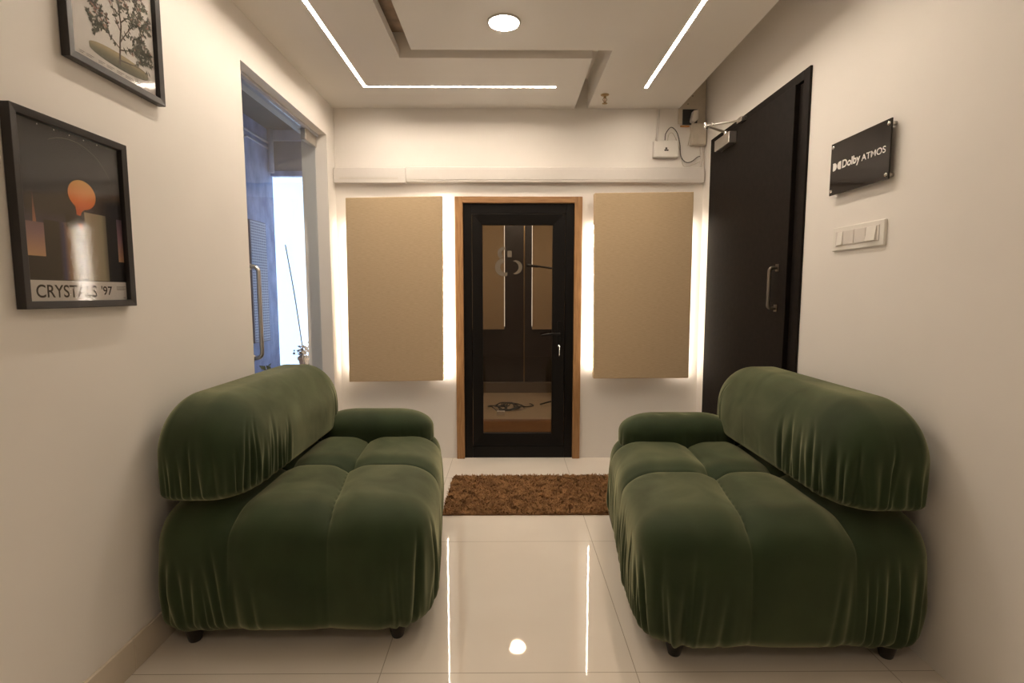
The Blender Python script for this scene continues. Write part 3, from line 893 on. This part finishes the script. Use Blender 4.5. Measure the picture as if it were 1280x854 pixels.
def seat_mesh(seed):
    hx, hy, hz = SH
    pos, nr, F = rounded(hx, hy, hz, .18, .17, .13, .105, (180, 210, 84), 2.25, .10, .26)
    x, y, z = pos.T
    u = x + hx; v = y + hy; zz = z + hz
    # soft bulge of the sides, widest a little above the middle
    belly = np.clip(1 - ((zz - .26) / .30) ** 2, 0, 1) * np.clip(1 - nr[:, 2] ** 2, 0, 1)
    d = .010 * belly + .030 * belly * np.clip(-nr[:, 1], 0, 1) + .012 * belly * np.clip(nr[:, 0], 0, 1)
    # tufting: seams across and along, pillows between them
    # (the seam between middle and front pillows leans a little forward towards the near side)
    u1 = .285 + 0 * v
    u2 = .590 + .06 * np.clip((.5 - v) / .5, 0, 1) * 1.0
    v1, v2 = .575, 1.065
    wu = np.clip(1 - nr[:, 0] ** 2 * 1.3, 0, 1); wv = np.clip(1 - nr[:, 1] ** 2 * 1.3, 0, 1)
    top = sstep(.1, .8, nr[:, 2])
    low = .45 + .55 * sstep(.05, .50, zz)
    def seam(t, w):
        return np.exp(-np.abs(t) / w)
    du = np.minimum(np.abs(u - u1), np.abs(u - u2)); dv = np.minimum(np.abs(v - v1), np.abs(v - v2))
    d -= (.016 * seam(du, .007) + .026 * np.exp(-(du / .055) ** 2)) * wu * low * (.5 + .5 * top)
    d -= (.015 * seam(dv, .007) + .024 * np.exp(-(dv / .055) ** 2)) * wv * low * (.5 + .5 * top)
    # deep tufts at the crossings
    for uu in (.590,):
        for vv in (v1, v2):
            d -= .020 * np.exp(-(((u - uu) ** 2 + (v - vv) ** 2) / .05 ** 2)) * top
    d += .010 * top
    LTat = {}
    def dens(s, at):
        # denser round the corners, nearly none in the middle of the near and far ends
        c = [at(sx * .9 * hx, sy * .9 * hy) for sx in (-1, 1) for sy in (-1, 1)]
        near = min(abs(s - k) for k in c)
        e0, e1 = at(-.5 * hx, -hy), at(.35 * hx, -hy)
        base = 1.0 if near < .20 else (.45 if near < .30 else .10)
        f0, f1 = sorted((at(hx, -.8 * hy), at(hx, .8 * hy)))
        if f0 < s < f1: base = max(base, .75)
        return base
    d += pleats(pos, nr, hx, hy, seed, dens, .020, .19, -.25)
    pos = pos + nr * d[:, None]
    # the front draws in a little towards the far end
    pos[:, 0] -= .085 * sstep(-.5, .55, pos[:, 1]) * np.clip((pos[:, 0] + hx) / (2 * hx), 0, 1)
    return pos + np.array([hx, hy, hz + .032]), F

def back_mesh(seed):
    hx, hy, hz = .170, .622, .203
    pos, nr, F = rounded(hx, hy, hz, .150, .23, .203, .065, (90, 210, 84), 2.05, .085, .25)
    x, y, z = pos.T
    d = .010 * np.clip(1 - (z / .2) ** 2, 0, 1) * np.abs(nr[:, 0])
    def dens(s, at):
        c = [at(0, sy * hy) for sy in (-1, 1)] + [at(hx, sy * .75 * hy) for sy in (-1, 1)]
        near = min(abs(s - k) for k in c)
        f0, f1 = sorted((at(hx, -.7 * hy), at(hx, .7 * hy)))
        if near < .22: return 1.05
        return .06 if f0 < s < f1 else .3
    d += pleats(pos, nr, hx, hy, seed, dens, .015, .12, -.20)
    pos = pos + nr * d[:, None]
    # the cushion leans back a touch at the top
    pos[:, 0] -= .015 * sstep(-.05, .21, pos[:, 2]) * sstep(-.1, .1, pos[:, 0])
    return pos + np.array([hx + .001, hy - .012, hz + .550]), F

def arm_mesh(seed):
    hx, hy, hz = .322, .125, .106
    pos, nr, F = rounded(hx, hy, hz, .21, .122, .105, .05, (100, 60, 44), 2.1)
    rr = np.random.RandomState(seed)
    def dens(s, at): return .75
    d = pleats(pos, nr, hx, hy, seed, dens, .008, .07, -.085)
    for _ in range(10):
        c_ = pos[rr.randint(len(pos))]
        d -= .004 * np.exp(-((pos - c_) ** 2).sum(1) / .03 ** 2)
    pos = pos + nr * d[:, None]
    return pos + np.array([hx + .245, hy + .965, hz + .472]), F

def np_mesh(name, pos, F, m, parent, mirror):
    P = pos.copy()
    if mirror:
        P[:, 0] *= -1; F = [tuple(reversed(f)) for f in F]
    me = bpy.data.meshes.new(name)
    me.from_pydata(P.tolist(), [], F)
    me.materials.append(m)
    me.polygons.foreach_set('use_smooth', [True] * len(me.polygons))
    o = bpy.data.objects.new(name, me)
    COL.objects.link(o)
    o.parent = parent
    return o

def sofa(x, y, mirror, label, seed):
    r_ = root('sofa', label, 'sofa', (x, y, 0), 'green velvet sofas')
    for fn, nm in ((seat_mesh, 'seat_base'), (back_mesh, 'backrest'), (arm_mesh, 'armrest')):
        pos, F = fn(seed)
        np_mesh(nm, pos, F, M['velvet'], r_, mirror)
        seed += 1
    sg = -1 if mirror else 1
    for u, v in ((.100, .065), (.885, .085), (.100, 1.17), (.885, 1.15)):
        mb = MB().lathe([(.020, 0), (.023, .004), (.040, .070), (.044, .09)], (x + sg * u, y + v, 0), (0, 0, 1), M['leg'], 24)
        part('leg', mb, r_, label='dark tapered foot')
    return r_
sofa(-1.324, 1.845, False, 'green velvet tufted sofa against the left wall, below the posters', 11)
sofa(1.507, 1.735, True, 'green velvet tufted sofa against the right wall, below the black sign', 41)

# ================================================================== rug
def rug():
    x0, x1, y0, y1 = -.405, .80, 3.035, 3.70
    r_ = root('shag_rug', 'brown shaggy rug on the floor in front of narrow door', 'rug', ((x0 + x1) / 2, (y0 + y1) / 2, 0))
    part('backing', MB().box(x0, x1, y0, y1, .0, .007, M['rug_back']), r_)
    rr = np.random.RandomState(5)
    n = 26000
    px = rr.uniform(x0, x1, n); py = rr.uniform(y0, y1, n)
    # tufts lean together in soft clumps
    a = 2.0 * np.sin(px * 41 + 3 * np.sin(py * 33)) + 1.6 * np.cos(py * 57 + px * 21) + rr.uniform(-1.9, 1.9, n)
    L = rr.uniform(.016, .028, n); lean = rr.uniform(.5, 1.25, n)
    dx = np.cos(a) * L * np.sin(lean); dy = np.sin(a) * L * np.sin(lean); dz = L * np.cos(lean)
    w = .0028
    wx = -np.sin(a) * w; wy = np.cos(a) * w
    V = np.empty((n, 5, 3))
    V[:, 0] = np.c_[px - wx, py - wy, np.full(n, .006)]
    V[:, 1] = np.c_[px + wx, py + wy, np.full(n, .006)]
    V[:, 2] = np.c_[px + dx * .45 + wx, py + dy * .45 + wy, .006 + dz * .62]
    V[:, 3] = np.c_[px + dx * .45 - wx, py + dy * .45 - wy, .006 + dz * .62]
    V[:, 4] = np.c_[px + dx, py + dy, .006 + dz * .9]
    c_ = np.array([(x0 + x1) / 2, (y0 + y1) / 2, 0])
    V = (V - c_).reshape(-1, 3)
    F = []
    for i in range(n):
        k = i * 5
        F += [(k, k + 1, k + 2, k + 3), (k + 3, k + 2, k + 4)]
    me = bpy.data.meshes.new('pile'); me.from_pydata(V.tolist(), [], F); me.materials.append(M['rug'])
    o = bpy.data.objects.new('pile', me); COL.objects.link(o); o.parent = r_
    o['kind'] = 'stuff'
rug()

# ================================================================== booth behind the narrow door
bz = 2.72
b0, b1, bY = -1.1, 1.25, 7.02
m = MB()
m.box(b0, b1, YW, bY + .1, -.1, 0, M['booth_carpet'])
struct('floor_booth', m, 'beige carpet floor inside the booth', 'floor')
m = MB().box(b0 - .1, b0, YW, bY + .1, -.1, bz + .1, M['booth_panel'])
struct('wall_booth_left', m)
m = MB().box(b1, b1 + .1, YW, bY + .1, -.1, bz + .1, M['booth_panel'])
struct('wall_booth_right', m)
m = MB().box(b0 - .1, b1 + .1, bY, bY + .1, 0, bz + .1, M['booth_dark'])
struct('wall_booth_end', m, 'dark wood end wall inside the booth', 'wall')
m = MB().box(b0, b1, YW, bY, bz, bz + .1, M['booth_panel'])
struct('ceiling_booth', m)
tag(MB().box(b0 + .02, b1 - .02, YW + .01, 5.42, 0, .008, M['booth_wood']).build('door_mat'), 'brown mat on booth floor just inside the narrow door', 'mat')
tag(MB().box(b0 + .01, b1 - .01, bY - .10, bY, 0, .135, M['booth_grey']).build('step'), 'grey step along the foot of the dark wall inside the booth', 'step')
for (xa, xb, nm) in ((b0 + .01, -.055, 'left'), (.320, b1 - .01, 'right')):
    bp_ = root('acoustic_panel', 'beige padded panel inside booth, %s of the dark gap' % nm, 'acoustic panel', ((xa + xb) / 2, bY, .86), 'beige panels inside the booth')
    part('pad', MB().box(xa, xb, bY - .08, bY - .04, .86, bz - .02, M['booth_panel']), bp_, .006)
    xe_ = xb if nm == 'left' else xa - .006
    part('led_tape', MB().box(xe_, xe_ + .006, bY - .06, bY - .05, .90, bz - .1, emit('booth_edge_light', (1, .85, .65), 2.5)), bp_)
    part('batten', MB().box((xa + xb) / 2 - .2, (xa + xb) / 2 + .2, bY - .04, bY, 1.2, 1.24, M['booth_dark']), bp_)
tag(MB().box(.205, .222, bY - .018, bY, .135, bz, M['brass']).build('metal_strip', bevel=.002), 'thin vertical brass strip on the dark wall inside the booth', 'trim')
sl_ = root('soffit_lamp', 'small square lit lamp on the dark soffit outside', 'ceiling light', (-2.37, 4.58, 3.12))
part('lamp_frame', MB().box(-2.45, -2.29, 4.50, 4.66, 3.105, 3.12, M['out_white']), sl_, .002)
part('lamp_diffuser', MB().box(-2.44, -2.30, 4.51, 4.65, 3.101, 3.106, emit('soffit_lamp_light', (.9, .95, 1), 6)), sl_)
# coiled cable on the booth floor
rng = random.Random(3)
pts = []
for i in range(90):
    a = i * .42
    pts.append((-.02 + .19 * math.cos(a) * (.6 + .4 * math.sin(i * .23)) + .06 * math.sin(i * .11), 5.95 + .15 * math.sin(a), .012 + .008 * (i % 5)))
pts += [(.22, 6.0, .012), (.30, 6.08, .012), (.26, 6.18, .012)]
tag(MB().tube(smooth_path(pts, 3), .006, M['black_pl'], 6).build('coiled_cable'), 'tangled black cable on the booth floor behind the glass', 'cable')
tag(MB().box(-.13, -.04, 5.62, 5.67, 0, .045, M['letter']).build('power_strip', bevel=.006), 'small white plug block beside tangled cable in the booth', 'plug')
ms = root('microphone_stand', 'black microphone stand at the right inside the booth', 'microphone stand', (.70, 6.05, 0))
part('pole', MB().tube([(.70, 6.05, .10), (.70, 6.05, 1.60)], .010, M['black_pl'], 10), ms)
part('boom_arm', MB().tube([(.86, 6.05, 1.575), (.70, 6.05, 1.61), (.34, 6.05, 1.66)], .011, M['black_pl'], 10), ms)
part('microphone', MB().lathe([(.008, 0), (.014, .02), (.016, .09), (.022, .12), (.018, .15)], (.36, 6.05, 1.655), (-1, 0, .1), M['black_pl'], 16), ms)
for k in range(3):
    a = PI + k * 2 * PI / 3 - .25
    part('leg', MB().tube([(.70, 6.05, .12), (.70 + .33 * math.cos(a), 6.05 + .33 * math.sin(a), .012)], .009, M['black_pl'], 8), ms)
bl = root('booth_fill_light', 'unseen fill lamp added inside the dim booth', 'ceiling light', (.1, 5.6, bz))  # added lamp, out of view, that brightens the panels behind the glass
part('diffuser', MB().lathe([(.09, 0), (.09, -.012), (.07, -.016)], (.1, 5.6, bz), (0, 0, 1), emit('booth_fill_lamp_light', (1, .80, .58), 480), 32), bl)

# ================================================================== balcony seen through the glass door
bx = -2.62
m = MB().box(bx - .2, OX, .8, 6.6, -.1, -.02, M['out_grey']); struct('floor_balcony', m, 'grey balcony floor outside the glass door', 'floor')
m = MB().box(bx - .2, bx, .8, 5.90, -.1, 3.25, M['blue_wall']); struct('wall_balcony', m, 'blue grey textured wall outside the glass door', 'wall')
m = MB().box(bx - .2, OX, .8, 5.93, 3.12, 3.35, M['out_ceil']); struct('ceiling_balcony', m, 'dark soffit outside the glass door', 'ceiling')
m = MB().box(bx, OX, .7, .8, -.1, 3.25, M['out_grey']); struct('wall_balcony_end', m)
m = MB().box(OX - .03, OX, YW, 6.4, -.1, 3.25, M['out_white']); struct('wall_balcony_side', m)
m = MB().box(bx, OX - .03, 5.84, 5.93, 3.01, 3.125, M['out_white']); struct('trim_1', m, 'white beam across the balcony opening', 'beam', bevel=.004)
m = MB().box(bx, OX - .03, 5.87, 5.91, 2.69, 3.01, M['out_grey']); struct('trim_2', m, 'grey panel hanging under the white beam', 'panel')
m = MB().box(bx, OX - .03, 5.86, 5.92, 2.635, 2.69, M['blue_wall']); struct('trim_3', m, 'blue bar below the grey panel', 'beam')
m = MB().box(bx - .2, OX - .03, 6.1, 6.22, -.1, .42, M['out_white']); struct('wall_parapet', m, 'low white parapet at the end of the balcony', 'wall')
tag(MB().tube([(bx + .035, 5.81, 2.66), (bx + .035, 5.81, 3.12)], .028, M['out_white'], 14).build('drain_pipe'), 'short white vertical pipe under the balcony beam', 'pipe')
tag(MB().tube([(bx + .014, 3.0, 2.97), (bx + .014, 5.8, 2.97)], .011, M['out_white'], 8).build('conduit_pipe'), 'upper thin straight conduit on the blue wall outside', 'pipe', 'conduits on the blue wall')
tag(MB().tube([(bx + .014, 3.0, 2.84), (bx + .014, 5.20, 2.84), (bx + .014, 5.33, 2.91), (bx + .014, 5.8, 2.91)], .010, M['out_white'], 8).build('conduit_pipe'), 'lower kinked conduit on the blue wall outside', 'pipe', 'conduits on the blue wall')
gr = root('ventilation_box', 'perforated grey metal box on the blue wall outside glass door', 'ventilation box', (bx, 5.30, .85))
part('casing', MB().box(bx, bx + .10, 5.13, 5.47, .85, 2.07, M['out_grey']), gr, .003)
q = MB()
q.box(bx + .1005, bx + .1025, 5.14, 5.46, .86, 2.06, M['grille'])
for i in range(11):
    for j in range(44):
        yy = 5.155 + i * .029; zz = .875 + j * .027
        r = .0075
        q.quad((bx + .1032, yy - r, zz - r), (bx + .1032, yy + r, zz - r), (bx + .1032, yy + r, zz + r), (bx + .1032, yy - r, zz + r), M['hole'])
part('perforated_cover', q, gr)
q = MB().tube(smooth_path([(-2.55, 6.0, 1.90), (-2.45, 5.95, 1.35), (-2.36, 5.9, .75), (-2.33, 5.9, .50), (-2.32, 6.0, .42)]), .006, M['cable_dark'], 8)
tag(q.build('hanging_cable'), 'thin dark cable slanting across the bright balcony opening', 'cable')
rng = random.Random(21)
def plant(x, y, z, ph, pr, spread, n, lm, label, up=.3, pot=True):
    r_ = root('potted_plant', label, 'plant', (x, y, z), 'plants on the balcony')
    part('pot', MB().lathe([(pr * .68, 0), (pr * .95, ph * .8), (pr * 1.05, ph * .82), (pr * 1.05, ph), (pr * .9, ph), (pr * .86, ph * .9)], (x, y, z), (0, 0, 1), M['terracotta'], 24), r_)
    part('soil', MB().lathe([(pr * .85, 0), (pr * .85, .01)], (x, y, z + ph * .9), (0, 0, 1), M['soil'], 20), r_)
    q = MB()
    for i in range(n):
        a = rng.uniform(0, 2 * PI); el = rng.uniform(.15, 1.3)
        L = spread * rng.uniform(.55, 1.1)
        b = Vector((x + .02 * math.cos(a), y + .02 * math.sin(a), z + ph * .92))
        hd_ = Vector((math.cos(a) * math.cos(el), math.sin(a) * math.cos(el), math.sin(el)))
        t = b + hd_ * L
        q.tube([b, b + hd_ * L * .5 + Vector((0, 0, .02)), t], [.003, .0025, .0015], lm, 5)
        for k in range(4):
            f = .4 + .2 * k
            c_ = b + hd_ * L * f + Vector((0, 0, .02 * (1 - abs(f - .5))))
            d1 = Vector((rng.uniform(-1, 1), rng.uniform(-1, 1), rng.uniform(-.3, .7))).normalized()
            s1 = d1.orthogonal().normalized(); ll = spread * rng.uniform(.22, .36); lw = ll * .27
            q.add([c_, c_ + d1 * ll * .4 + s1 * lw + Vector((0, 0, .01)), c_ + d1 * ll, c_ + d1 * ll * .4 - s1 * lw + Vector((0, 0, .01)), c_ + d1 * ll * .45 - Vector((0, 0, .006))],
                  [(0, 1, 4), (1, 2, 4), (2, 3, 4), (3, 0, 4)], lm, True)
    part('foliage', q, r_)
plant(-2.405, 6.16, .42, .17, .11, .17, 22, M['leaf_dark'], 'plant with dusky leaves in a terracotta pot on the balcony parapet')
plant(-2.33, 5.05, -.02, .34, .12, .34, 26, M['leaf'], 'green leafy plant by the blue wall, just above the left sofa')

# ================================================================== daylight, camera, view
wd = bpy.data.worlds.new('sky'); sc.world = wd
wd.use_nodes = True
bg = wd.node_tree.nodes['Background']
bg.inputs['Color'].default_value = (.62, .78, 1.0, 1)
bg.inputs['Strength'].default_value = 3.2

cam = bpy.data.cameras.new('camera')
cam.sensor_width = 36; cam.lens = 645.66 / 1280 * 36
cam.clip_start = .02
co = bpy.data.objects.new('camera', cam)
COL.objects.link(co)
co.location = (0, 0, 1.35)
co.rotation_euler = (math.radians(90 - 5.3645), 0, math.radians(-.3958))
sc.camera = co
sc.cycles.max_bounces = 10
sc.cycles.diffuse_bounces = 6
sc.cycles.glossy_bounces = 6
sc.cycles.transparent_max_bounces = 12
sc.cycles.sample_clamp_indirect = 6
sc.view_settings.view_transform = 'Standard'
sc.view_settings.look = 'None'
sc.view_settings.gamma = 1
sc.view_settings.use_curve_mapping = False
sc.view_settings.exposure = -.45
